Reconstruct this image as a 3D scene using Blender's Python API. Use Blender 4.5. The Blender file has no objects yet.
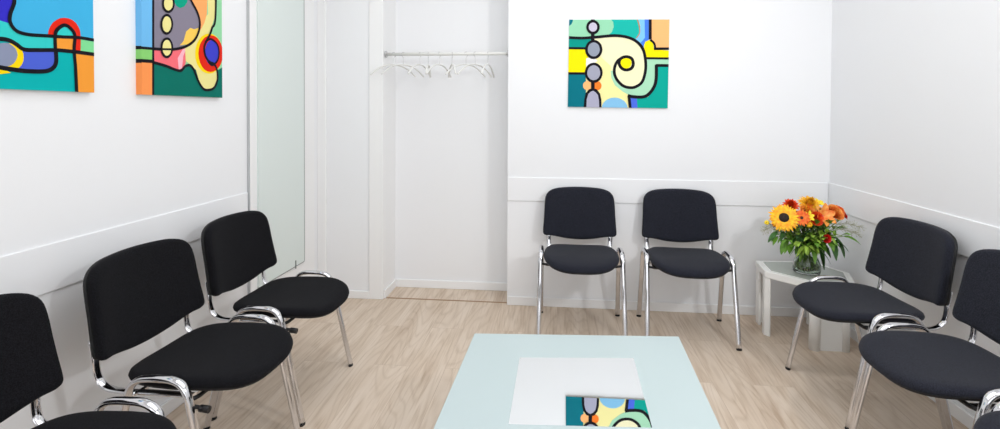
import bpy, bmesh, math, random
from mathutils import Vector, Matrix
R = math.radians
scene = bpy.context.scene
COL = scene.collection
ART_BACK=[('p','cream',[(-0.347,0.31),(0.34,0.302),(0.346,-0.302),(-0.343,-0.305)]),('p','paleyellow',[(-0.224,0.033),(-0.12,0.049),(-0.047,-0.016),(-0.03,-0.097),(0.066,-0.178),(0.083,-0.303),(-0.221,-0.304)]),('p','lightgreen',[(-0.347,0.31),(-0.058,0.307),(-0.037,0.278),(-0.033,0.246),(-0.045,0.21),(-0.073,0.182),(-0.185,0.171),(-0.346,0.172)]),('p','teal',[(-0.062,0.307),(0.125,0.304),(0.141,0.248),(0.137,0.204),(0.114,0.16),(0.063,0.175),(-0.009,0.189),(-0.077,0.184),(-0.045,0.21),(-0.033,0.246),(-0.037,0.278)]),('p','deepteal',[(-0.305,0.3),(-0.306,0.287),(-0.309,0.276),(-0.314,0.266),(-0.321,0.258),(-0.33,0.253),(-0.338,0.252),(-0.347,0.253),(-0.355,0.258),(-0.363,0.266),(-0.368,0.276),(-0.372,0.288),(-0.373,0.301),(-0.372,0.313),(-0.368,0.325),(-0.363,0.335),(-0.356,0.343),(-0.348,0.348),(-0.339,0.349),(-0.33,0.347),(-0.322,0.342),(-0.315,0.335),(-0.309,0.324),(-0.306,0.313)]),('p','skyblue',[(0.125,0.304),(0.172,0.304),(0.173,0.172),(0.15,0.144),(0.166,0.111),(0.126,0.144),(0.11,0.164),(0.141,0.208),(0.141,0.256)]),('p','blue',[(0.168,0.304),(0.203,0.303),(0.209,0.159),(0.17,0.103),(0.146,0.14),(0.173,0.172)]),('s','brown',0.006,[(0.118,0.304),(0.134,0.252),(0.137,0.204),(0.116,0.17)]),('p','peach',[(0.211,0.303),(0.34,0.302),(0.342,0.106),(0.244,0.101),(0.236,0.147),(0.212,0.163)]),('p','mint',[(0.174,0.035),(0.343,0.03),(0.343,-0.01),(0.249,-0.011),(0.251,-0.129),(0.224,-0.194),(0.177,-0.227),(0.098,-0.222),(0.034,-0.187),(-0.018,-0.145),(-0.042,-0.097),(-0.048,-0.048),(-0.015,-0.049),(0.065,-0.162),(0.168,-0.097)]),('p','yellow',[(0.174,0.079),(0.167,0.12),(0.176,0.147),(0.205,0.161),(0.227,0.141),(0.233,0.097),(0.342,0.086),(0.343,0.038),(0.184,0.039)]),('p','darkteal',[(-0.346,0.168),(-0.177,0.167),(-0.212,0.102),(-0.345,0.101)]),('p','yellow',[(-0.345,0.099),(-0.216,0.098),(-0.196,0.033),(-0.215,0.001),(-0.207,-0.048),(-0.215,-0.066),(-0.344,-0.066)]),('p','white',[(-0.212,0.033),(-0.172,0.049),(-0.135,0.017),(-0.175,-0.008),(-0.211,-0.032)]),('p','deepteal',[(-0.344,-0.07),(-0.215,-0.071),(-0.21,-0.129),(-0.209,-0.304),(-0.343,-0.305)]),('p','cream',[(-0.031,-0.048),(-0.008,0.016),(0.048,0.048),(0.111,0.032),(0.174,0.031),(0.175,-0.065),(0.152,-0.129),(0.081,-0.162),(0.002,-0.129)]),('p','lightblue',[(0.069,-0.3),(0.066,-0.319),(0.058,-0.337),(0.044,-0.352),(0.027,-0.364),(0.006,-0.371),(-0.016,-0.374),(-0.039,-0.371),(-0.059,-0.364),(-0.077,-0.353),(-0.091,-0.338),(-0.1,-0.32),(-0.103,-0.301),(-0.1,-0.282),(-0.092,-0.265),(-0.078,-0.249),(-0.06,-0.238),(-0.04,-0.23),(-0.017,-0.228),(0.005,-0.23),(0.026,-0.238),(0.044,-0.249),(0.057,-0.264),(0.066,-0.282)]),('p','blue2',[(0.086,-0.222),(0.129,-0.224),(0.135,-0.302),(0.087,-0.303)]),('p','bluegreen',[(0.253,-0.013),(0.343,-0.014),(0.346,-0.302),(0.135,-0.302),(0.128,-0.228),(0.2,-0.222),(0.243,-0.169),(0.254,-0.113)]),('p','peach',[(-0.173,-0.15),(-0.173,-0.158),(-0.176,-0.165),(-0.181,-0.171),(-0.187,-0.176),(-0.194,-0.179),(-0.201,-0.18),(-0.209,-0.179),(-0.216,-0.176),(-0.222,-0.171),(-0.226,-0.165),(-0.229,-0.158),(-0.23,-0.15),(-0.23,-0.142),(-0.227,-0.134),(-0.222,-0.128),(-0.216,-0.123),(-0.209,-0.12),(-0.202,-0.119),(-0.194,-0.12),(-0.187,-0.123),(-0.181,-0.128),(-0.177,-0.134),(-0.174,-0.142)]),('p','orange',[(-0.107,-0.15),(-0.108,-0.157),(-0.11,-0.165),(-0.115,-0.171),(-0.121,-0.176),(-0.128,-0.179),(-0.135,-0.18),(-0.143,-0.179),(-0.15,-0.176),(-0.156,-0.171),(-0.16,-0.165),(-0.163,-0.158),(-0.164,-0.15),(-0.164,-0.142),(-0.161,-0.134),(-0.156,-0.128),(-0.15,-0.123),(-0.143,-0.12),(-0.136,-0.119),(-0.128,-0.12),(-0.121,-0.123),(-0.115,-0.128),(-0.111,-0.134),(-0.108,-0.142)]),('s','ink',0.019,[(-0.346,0.174),(-0.241,0.17),(-0.145,0.177),(-0.025,0.187),(0.063,0.175),(0.126,0.142),(0.166,0.087),(0.181,0.007),(0.179,-0.057),(0.16,-0.121),(0.121,-0.153),(0.081,-0.16),(0.034,-0.147),(-0.007,-0.105),(-0.024,-0.057),(-0.017,-0.008),(0.008,0.028),(0.048,0.044)]),('p','yellow',[(0.089,0.004),(0.087,-0.006),(0.084,-0.015),(0.078,-0.023),(0.071,-0.028),(0.062,-0.032),(0.052,-0.033),(0.043,-0.032),(0.034,-0.028),(0.027,-0.022),(0.021,-0.015),(0.017,-0.006),(0.016,0.004),(0.017,0.013),(0.02,0.022),(0.026,0.03),(0.034,0.036),(0.042,0.039),(0.052,0.041),(0.061,0.039),(0.07,0.036),(0.078,0.03),(0.084,0.022),(0.087,0.013)]),('s','ink',0.02,[(0.052,0.046),(0.088,0.034),(0.1,-0.001),(0.088,-0.031),(0.055,-0.042),(0.025,-0.031),(0.007,0.0),(0.016,0.032),(0.052,0.046)]),('s','ink',0.016,[(-0.344,-0.068),(-0.211,-0.068)]),('s','ink',0.015,[(-0.345,0.102),(-0.212,0.101)]),('s','ink',0.019,[(0.205,0.303),(0.208,0.163)]),('s','ink',0.014,[(0.208,0.159),(0.23,0.141),(0.239,0.119),(0.24,0.101)]),('s','ink',0.017,[(0.233,0.1),(0.342,0.101)]),('s','ink',0.014,[(0.184,0.037),(0.343,0.036)]),('s','ink',0.019,[(0.343,-0.011),(0.249,-0.011)]),('s','ink',0.021,[(0.251,-0.005),(0.251,-0.105),(0.235,-0.161),(0.2,-0.206),(0.161,-0.222),(0.098,-0.22),(0.068,-0.213)]),('s','ink',0.019,[(0.075,-0.213),(0.086,-0.303)]),('s','ink',0.024,[(-0.173,0.308),(-0.172,0.272)]),('s','ink',0.023,[(-0.172,0.203),(-0.17,0.146)]),('s','ink',0.024,[(-0.165,-0.121),(-0.164,-0.182)]),('p','ink',[(-0.126,0.243),(-0.127,0.23),(-0.132,0.219),(-0.139,0.209),(-0.148,0.201),(-0.159,0.196),(-0.17,0.195),(-0.182,0.197),(-0.193,0.202),(-0.202,0.209),(-0.209,0.22),(-0.214,0.231),(-0.216,0.244),(-0.214,0.256),(-0.21,0.268),(-0.203,0.278),(-0.194,0.286),(-0.183,0.29),(-0.171,0.292),(-0.159,0.29),(-0.149,0.285),(-0.139,0.277),(-0.132,0.267),(-0.127,0.255)]),('p','lilac',[(-0.143,0.243),(-0.144,0.235),(-0.146,0.228),(-0.151,0.221),(-0.156,0.217),(-0.163,0.214),(-0.17,0.213),(-0.178,0.214),(-0.185,0.217),(-0.19,0.222),(-0.195,0.228),(-0.198,0.236),(-0.199,0.244),(-0.198,0.252),(-0.195,0.259),(-0.191,0.265),(-0.185,0.27),(-0.178,0.273),(-0.171,0.274),(-0.164,0.273),(-0.157,0.27),(-0.151,0.265),(-0.147,0.258),(-0.144,0.251)]),('p','ink',[(-0.105,0.093),(-0.107,0.077),(-0.113,0.061),(-0.122,0.048),(-0.134,0.037),(-0.148,0.031),(-0.163,0.029),(-0.178,0.031),(-0.192,0.038),(-0.204,0.048),(-0.213,0.062),(-0.219,0.077),(-0.221,0.094),(-0.219,0.111),(-0.213,0.126),(-0.204,0.14),(-0.192,0.15),(-0.179,0.156),(-0.164,0.158),(-0.149,0.156),(-0.135,0.149),(-0.123,0.139),(-0.113,0.126),(-0.108,0.11)]),('p','grey',[(-0.123,0.093),(-0.124,0.081),(-0.128,0.07),(-0.135,0.06),(-0.143,0.053),(-0.152,0.048),(-0.163,0.047),(-0.173,0.048),(-0.183,0.053),(-0.191,0.061),(-0.198,0.07),(-0.202,0.082),(-0.203,0.094),(-0.202,0.106),(-0.198,0.117),(-0.192,0.127),(-0.184,0.134),(-0.174,0.139),(-0.164,0.141),(-0.153,0.139),(-0.143,0.134),(-0.135,0.127),(-0.129,0.117),(-0.125,0.106)]),('p','ink',[(-0.101,-0.063),(-0.103,-0.08),(-0.109,-0.097),(-0.118,-0.111),(-0.13,-0.122),(-0.144,-0.129),(-0.16,-0.131),(-0.175,-0.129),(-0.19,-0.122),(-0.202,-0.111),(-0.212,-0.097),(-0.218,-0.08),(-0.22,-0.063),(-0.218,-0.045),(-0.212,-0.029),(-0.203,-0.014),(-0.191,-0.004),(-0.176,0.003),(-0.161,0.005),(-0.145,0.003),(-0.131,-0.004),(-0.119,-0.015),(-0.109,-0.029),(-0.103,-0.045)]),('p','grey2',[(-0.117,-0.063),(-0.118,-0.076),(-0.123,-0.088),(-0.129,-0.098),(-0.138,-0.106),(-0.149,-0.111),(-0.16,-0.113),(-0.171,-0.111),(-0.182,-0.106),(-0.191,-0.098),(-0.198,-0.088),(-0.202,-0.076),(-0.204,-0.063),(-0.202,-0.05),(-0.198,-0.037),(-0.191,-0.027),(-0.182,-0.019),(-0.172,-0.014),(-0.161,-0.012),(-0.15,-0.014),(-0.139,-0.019),(-0.13,-0.027),(-0.123,-0.038),(-0.119,-0.05)]),('p','ink',[(-0.223,-0.304),(-0.22,-0.243),(-0.212,-0.202),(-0.19,-0.174),(-0.164,-0.166),(-0.138,-0.174),(-0.116,-0.202),(-0.106,-0.243),(-0.104,-0.304)]),('p','lilac2',[(-0.205,-0.304),(-0.204,-0.243),(-0.194,-0.206),(-0.178,-0.19),(-0.163,-0.184),(-0.145,-0.194),(-0.129,-0.214),(-0.122,-0.251),(-0.12,-0.304)])]
ART_RIGHT=[('p','mint2',[(-0.273,0.322),(0.281,0.509),(0.275,-0.307),(-0.278,-0.319)]),('p','cream2',[(0.136,0.46),(0.207,0.484),(0.205,0.117),(0.177,0.055),(0.157,0.007),(0.003,-0.064),(0.018,0.007),(0.093,0.052),(0.15,0.107)]),('p','peach2',[(0.019,0.188),(0.16,0.468),(0.141,0.105),(0.122,0.057),(0.087,0.007),(0.062,-0.035),(-0.012,-0.061),(0.033,0.041)]),('p','purplegrey',[(-0.179,0.354),(-0.008,0.411),(0.012,0.175),(0.048,0.13),(0.078,0.093),(0.09,0.04),(0.07,-0.006),(0.025,-0.05),(-0.054,-0.085),(-0.183,-0.103)]),('p','tealgreen',[(-0.072,0.187),(0.027,0.211),(0.011,0.133),(-0.007,0.11),(-0.032,0.098),(-0.055,0.103),(-0.068,0.121)]),('p','sand',[(-0.036,-0.069),(-0.012,-0.045),(0.003,-0.001),(0.03,0.02),(0.055,0.018),(0.09,0.032),(0.07,-0.012),(0.025,-0.054)]),('p','greendark',[(-0.196,-0.133),(-0.02,-0.166),(0.031,-0.146),(0.139,-0.198),(0.276,-0.129),(0.275,-0.307),(-0.197,-0.317)]),('p','pink',[(-0.183,-0.105),(-0.081,-0.092),(0.017,-0.062),(-0.001,-0.144),(-0.015,-0.171),(-0.041,-0.183),(-0.095,-0.173),(-0.178,-0.16)]),('p','lightpink',[(-0.019,-0.085),(0.005,-0.074),(-0.015,-0.113),(-0.024,-0.169),(-0.043,-0.177),(-0.049,-0.127)]),('p','cream2',[(-0.005,-0.07),(0.077,-0.022),(0.141,0.004),(0.164,-0.083),(0.206,-0.158),(0.209,-0.204),(0.185,-0.246),(0.147,-0.26),(0.11,-0.249),(0.084,-0.218),(0.064,-0.17),(0.034,-0.151),(-0.001,-0.135)]),('p','yellow2',[(0.255,-0.072),(0.252,-0.099),(0.241,-0.124),(0.224,-0.146),(0.202,-0.164),(0.178,-0.176),(0.152,-0.181),(0.127,-0.179),(0.104,-0.172),(0.085,-0.158),(0.07,-0.14),(0.061,-0.118),(0.059,-0.095),(0.062,-0.07),(0.071,-0.046),(0.086,-0.025),(0.105,-0.007),(0.129,0.006),(0.154,0.013),(0.179,0.014),(0.204,0.007),(0.225,-0.005),(0.241,-0.024),(0.252,-0.047)]),('p','red',[(0.255,-0.072),(0.252,-0.097),(0.242,-0.12),(0.228,-0.14),(0.209,-0.156),(0.187,-0.167),(0.164,-0.172),(0.141,-0.171),(0.121,-0.164),(0.104,-0.151),(0.091,-0.134),(0.083,-0.114),(0.08,-0.092),(0.083,-0.07),(0.091,-0.048),(0.105,-0.028),(0.122,-0.011),(0.143,0.0),(0.165,0.007),(0.188,0.007),(0.21,0.001),(0.228,-0.011),(0.243,-0.028),(0.252,-0.049)]),('p','royal',[(0.224,-0.071),(0.222,-0.088),(0.217,-0.103),(0.208,-0.117),(0.198,-0.128),(0.185,-0.135),(0.172,-0.138),(0.16,-0.138),(0.148,-0.133),(0.138,-0.124),(0.13,-0.112),(0.125,-0.098),(0.124,-0.083),(0.126,-0.067),(0.131,-0.052),(0.138,-0.038),(0.149,-0.027),(0.16,-0.02),(0.173,-0.016),(0.186,-0.016),(0.198,-0.021),(0.209,-0.029),(0.217,-0.041),(0.222,-0.055)]),('p','skyblue2',[(-0.273,0.322),(-0.179,0.354),(-0.183,-0.098),(-0.276,-0.109)]),('p','leafgreen',[(-0.276,-0.109),(-0.183,-0.103),(-0.184,-0.153),(-0.277,-0.156)]),('p','orange2',[(-0.277,-0.162),(-0.184,-0.159),(-0.185,-0.317),(-0.278,-0.319)]),('s','ink',0.011,[(-0.182,0.353),(-0.188,-0.317)]),('s','ink',0.011,[(-0.276,-0.107),(-0.183,-0.102)]),('s','ink',0.014,[(-0.277,-0.159),(-0.184,-0.155)]),('s','ink',0.012,[(-0.183,-0.102),(-0.081,-0.092),(0.003,-0.067),(0.062,-0.024),(0.09,0.04),(0.078,0.093),(0.041,0.139),(0.005,0.184),(-0.016,0.263),(-0.008,0.411)]),('s','ink',0.012,[(-0.184,-0.159),(-0.121,-0.167),(-0.061,-0.18),(-0.03,-0.18),(-0.005,-0.159),(0.024,-0.152),(0.049,-0.171),(0.076,-0.218),(0.11,-0.255),(0.147,-0.26),(0.188,-0.246),(0.212,-0.204),(0.206,-0.153),(0.181,-0.126)]),('s','ink',0.012,[(0.204,0.483),(0.201,0.116),(0.174,0.043),(0.157,0.007),(0.121,-0.049),(0.124,-0.093),(0.148,-0.12),(0.181,-0.129)]),('s','ink',0.01,[(0.124,-0.032),(0.165,-0.012),(0.21,-0.031),(0.224,-0.071),(0.21,-0.114),(0.172,-0.138),(0.143,-0.121)]),('p','ink',[(-0.065,0.198),(-0.066,0.188),(-0.07,0.178),(-0.076,0.169),(-0.083,0.161),(-0.092,0.156),(-0.101,0.152),(-0.111,0.151),(-0.119,0.153),(-0.126,0.157),(-0.132,0.163),(-0.135,0.171),(-0.136,0.181),(-0.135,0.19),(-0.131,0.2),(-0.126,0.209),(-0.118,0.217),(-0.11,0.223),(-0.101,0.227),(-0.092,0.228),(-0.083,0.226),(-0.076,0.222),(-0.07,0.216),(-0.066,0.208)]),('p','cream2',[(-0.076,0.196),(-0.077,0.189),(-0.079,0.182),(-0.083,0.175),(-0.089,0.17),(-0.095,0.166),(-0.101,0.163),(-0.108,0.163),(-0.114,0.164),(-0.119,0.167),(-0.123,0.171),(-0.125,0.177),(-0.126,0.183),(-0.125,0.19),(-0.122,0.197),(-0.118,0.203),(-0.113,0.209),(-0.107,0.213),(-0.101,0.216),(-0.094,0.216),(-0.088,0.215),(-0.083,0.213),(-0.079,0.208),(-0.077,0.202)]),('p','ink',[(-0.067,0.111),(-0.068,0.1),(-0.072,0.089),(-0.078,0.079),(-0.086,0.071),(-0.094,0.065),(-0.103,0.062),(-0.113,0.062),(-0.121,0.064),(-0.128,0.069),(-0.134,0.077),(-0.137,0.086),(-0.138,0.096),(-0.137,0.107),(-0.133,0.117),(-0.128,0.127),(-0.12,0.135),(-0.112,0.141),(-0.103,0.145),(-0.094,0.146),(-0.085,0.143),(-0.078,0.138),(-0.072,0.131),(-0.068,0.122)]),('p','cream2',[(-0.078,0.109),(-0.079,0.101),(-0.081,0.093),(-0.086,0.086),(-0.091,0.08),(-0.097,0.076),(-0.103,0.073),(-0.11,0.073),(-0.116,0.075),(-0.121,0.079),(-0.125,0.084),(-0.127,0.091),(-0.128,0.098),(-0.127,0.106),(-0.124,0.114),(-0.12,0.121),(-0.115,0.127),(-0.109,0.131),(-0.103,0.134),(-0.096,0.134),(-0.09,0.132),(-0.085,0.129),(-0.081,0.123),(-0.079,0.117)]),('p','ink',[(-0.077,0.018),(-0.079,0.006),(-0.082,-0.005),(-0.088,-0.016),(-0.096,-0.024),(-0.104,-0.03),(-0.113,-0.033),(-0.122,-0.033),(-0.131,-0.029),(-0.138,-0.023),(-0.143,-0.015),(-0.147,-0.005),(-0.148,0.006),(-0.146,0.018),(-0.143,0.029),(-0.137,0.04),(-0.13,0.048),(-0.122,0.054),(-0.113,0.057),(-0.104,0.058),(-0.095,0.055),(-0.088,0.049),(-0.082,0.04),(-0.078,0.03)]),('p','cream2',[(-0.088,0.017),(-0.089,0.008),(-0.092,-0.001),(-0.096,-0.009),(-0.101,-0.015),(-0.107,-0.02),(-0.113,-0.022),(-0.12,-0.022),(-0.126,-0.019),(-0.131,-0.015),(-0.134,-0.008),(-0.137,0.0),(-0.137,0.008),(-0.137,0.017),(-0.134,0.026),(-0.13,0.033),(-0.125,0.04),(-0.119,0.044),(-0.113,0.046),(-0.106,0.046),(-0.1,0.044),(-0.095,0.04),(-0.091,0.033),(-0.089,0.025)]),('p','ink',[(-0.078,-0.085),(-0.08,-0.097),(-0.083,-0.108),(-0.089,-0.118),(-0.097,-0.126),(-0.105,-0.132),(-0.114,-0.134),(-0.123,-0.134),(-0.132,-0.13),(-0.139,-0.124),(-0.144,-0.115),(-0.147,-0.105),(-0.148,-0.093),(-0.147,-0.082),(-0.144,-0.071),(-0.138,-0.061),(-0.131,-0.052),(-0.123,-0.047),(-0.114,-0.044),(-0.104,-0.044),(-0.096,-0.047),(-0.089,-0.054),(-0.083,-0.062),(-0.079,-0.073)]),('p','cream2',[(-0.089,-0.086),(-0.09,-0.095),(-0.092,-0.104),(-0.096,-0.111),(-0.102,-0.117),(-0.108,-0.121),(-0.114,-0.123),(-0.121,-0.123),(-0.126,-0.12),(-0.131,-0.115),(-0.135,-0.109),(-0.138,-0.101),(-0.138,-0.092),(-0.137,-0.083),(-0.135,-0.075),(-0.131,-0.067),(-0.126,-0.061),(-0.12,-0.057),(-0.114,-0.055),(-0.107,-0.055),(-0.101,-0.058),(-0.096,-0.063),(-0.092,-0.069),(-0.09,-0.077)]),('s','ink',0.009,[(-0.146,-0.099),(-0.074,-0.091)])]
ART_LEFT=[('p','azure',[(-0.277,0.095),(0.271,0.285),(0.267,-0.108),(-0.28,-0.183)]),('p','tealb',[(-0.28,-0.165),(0.267,-0.095),(0.265,-0.322),(-0.282,-0.334)]),('p','indigo',[(-0.277,0.095),(-0.01,0.188),(-0.018,-0.017),(-0.021,-0.032),(-0.032,-0.063),(-0.032,-0.092),(-0.28,-0.11)]),('p','turq',[(-0.28,-0.11),(-0.06,-0.088),(-0.032,-0.092),(-0.01,-0.115),(0.036,-0.119),(0.107,-0.113),(0.107,-0.153),(0.01,-0.169),(-0.017,-0.15),(-0.041,-0.139),(-0.28,-0.165)]),('p','red',[(0.199,-0.093),(0.197,-0.109),(0.19,-0.124),(0.181,-0.138),(0.168,-0.149),(0.154,-0.157),(0.139,-0.161),(0.124,-0.16),(0.111,-0.156),(0.099,-0.148),(0.091,-0.138),(0.086,-0.124),(0.084,-0.11),(0.086,-0.095),(0.092,-0.08),(0.1,-0.067),(0.112,-0.056),(0.125,-0.047),(0.14,-0.043),(0.155,-0.042),(0.169,-0.045),(0.182,-0.053),(0.191,-0.064),(0.197,-0.077)]),('p','turq',[(0.176,-0.101),(0.175,-0.111),(0.171,-0.121),(0.165,-0.13),(0.157,-0.137),(0.149,-0.142),(0.139,-0.145),(0.13,-0.145),(0.121,-0.142),(0.114,-0.137),(0.109,-0.13),(0.105,-0.121),(0.104,-0.112),(0.105,-0.102),(0.109,-0.092),(0.115,-0.083),(0.122,-0.076),(0.131,-0.071),(0.14,-0.068),(0.149,-0.068),(0.158,-0.07),(0.166,-0.075),(0.172,-0.082),(0.175,-0.091)]),('p','azure',[(0.044,0.001),(0.044,0.001),(0.044,0.001)]),('p','red',[(0.169,-0.109),(0.199,-0.108),(0.198,-0.15),(0.168,-0.15)]),('p','tealb',[(0.083,-0.166),(0.198,-0.155),(0.198,-0.216),(0.083,-0.226)]),('p','turq',[(0.076,-0.119),(0.111,-0.114),(0.111,-0.154),(0.076,-0.159)]),('p','orange3',[(0.111,-0.115),(0.173,-0.109),(0.172,-0.149),(0.111,-0.153)]),('p','green3',[(0.199,-0.109),(0.267,-0.11),(0.266,-0.151),(0.198,-0.15)]),('p','orange3',[(0.178,-0.159),(0.266,-0.154),(0.265,-0.322),(0.188,-0.324)]),('p','midblue',[(-0.021,-0.173),(0.107,-0.157),(0.107,-0.2),(0.083,-0.227),(-0.022,-0.236)]),('p','yellow2',[(0.006,-0.191),(0.005,-0.203),(0.001,-0.214),(-0.006,-0.224),(-0.014,-0.231),(-0.024,-0.237),(-0.034,-0.239),(-0.044,-0.238),(-0.053,-0.235),(-0.06,-0.228),(-0.066,-0.22),(-0.07,-0.21),(-0.071,-0.2),(-0.07,-0.189),(-0.066,-0.178),(-0.06,-0.169),(-0.052,-0.161),(-0.043,-0.155),(-0.033,-0.153),(-0.023,-0.153),(-0.013,-0.156),(-0.005,-0.162),(0.001,-0.17),(0.005,-0.18)]),('p','greyblue',[(-0.012,-0.186),(-0.014,-0.196),(-0.018,-0.206),(-0.024,-0.214),(-0.032,-0.221),(-0.042,-0.225),(-0.051,-0.227),(-0.061,-0.227),(-0.07,-0.224),(-0.077,-0.219),(-0.083,-0.212),(-0.087,-0.204),(-0.088,-0.195),(-0.086,-0.185),(-0.083,-0.176),(-0.077,-0.168),(-0.069,-0.161),(-0.06,-0.156),(-0.051,-0.154),(-0.041,-0.153),(-0.032,-0.156),(-0.024,-0.161),(-0.017,-0.168),(-0.014,-0.177)]),('p','yellow2',[(-0.099,-0.237),(-0.048,-0.236),(-0.032,-0.244),(-0.061,-0.25),(-0.099,-0.247)]),('s','ink',0.011,[(-0.013,0.187),(-0.019,-0.003),(-0.022,-0.032),(-0.032,-0.063),(-0.032,-0.09),(-0.014,-0.112),(0.021,-0.118),(0.073,-0.114),(0.135,-0.109),(0.194,-0.103),(0.267,-0.104)]),('s','ink',0.013,[(-0.231,-0.132),(-0.098,-0.144),(-0.044,-0.143),(-0.017,-0.153),(0.007,-0.167),(0.05,-0.164),(0.111,-0.157),(0.177,-0.155),(0.266,-0.156)]),('s','ink',0.012,[(0.107,-0.161),(0.107,-0.106),(0.118,-0.083),(0.14,-0.068),(0.161,-0.076),(0.176,-0.098),(0.173,-0.149),(0.178,-0.218),(0.182,-0.324)]),('s','ink',0.014,[(0.108,-0.155),(0.109,-0.196),(0.098,-0.218),(0.071,-0.231),(0.013,-0.235),(-0.028,-0.233),(-0.074,-0.228),(-0.179,-0.208)])]

# ---------------------------------------------------------------- materials
def lin(c):
    return tuple((v/255/12.92 if v/255 <= .04045 else ((v/255+.055)/1.055)**2.4) for v in c)+(1,)
MATS = {}
def mat(name, rgb, rough=.5, metal=0, bump=None, trans=0, ior=1.45, spec=.5, mottle=None, sheen=0):
    if name in MATS: return MATS[name]
    m = bpy.data.materials.new(name); m.use_nodes = True
    nt = m.node_tree; b = nt.nodes['Principled BSDF']
    b.inputs['Base Color'].default_value = lin(rgb)
    b.inputs['Roughness'].default_value = rough
    b.inputs['Metallic'].default_value = metal
    b.inputs['Transmission Weight'].default_value = trans
    b.inputs['IOR'].default_value = ior
    b.inputs['Specular IOR Level'].default_value = spec
    if sheen:
        b.inputs['Sheen Weight'].default_value = sheen
    tc = nt.nodes.new('ShaderNodeTexCoord')
    if mottle:
        n = nt.nodes.new('ShaderNodeTexNoise'); n.inputs['Scale'].default_value = mottle[0]; n.inputs['Detail'].default_value = 3
        r = nt.nodes.new('ShaderNodeValToRGB')
        r.color_ramp.elements[0].position = .35; r.color_ramp.elements[1].position = .65
        r.color_ramp.elements[0].color = lin(mottle[1]); r.color_ramp.elements[1].color = lin(mottle[2])
        nt.links.new(tc.outputs['Object'], n.inputs['Vector']); nt.links.new(n.outputs['Fac'], r.inputs['Fac'])
        nt.links.new(r.outputs['Color'], b.inputs['Base Color'])
    if bump:
        n = nt.nodes.new('ShaderNodeTexNoise'); n.inputs['Scale'].default_value = bump[0]; n.inputs['Detail'].default_value = 2
        k = nt.nodes.new('ShaderNodeBump'); k.inputs['Strength'].default_value = bump[1]; k.inputs['Distance'].default_value = .002
        nt.links.new(tc.outputs['Object'], n.inputs['Vector']); nt.links.new(n.outputs['Fac'], k.inputs['Height'])
        nt.links.new(k.outputs['Normal'], b.inputs['Normal'])
    MATS[name] = m
    return m

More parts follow.
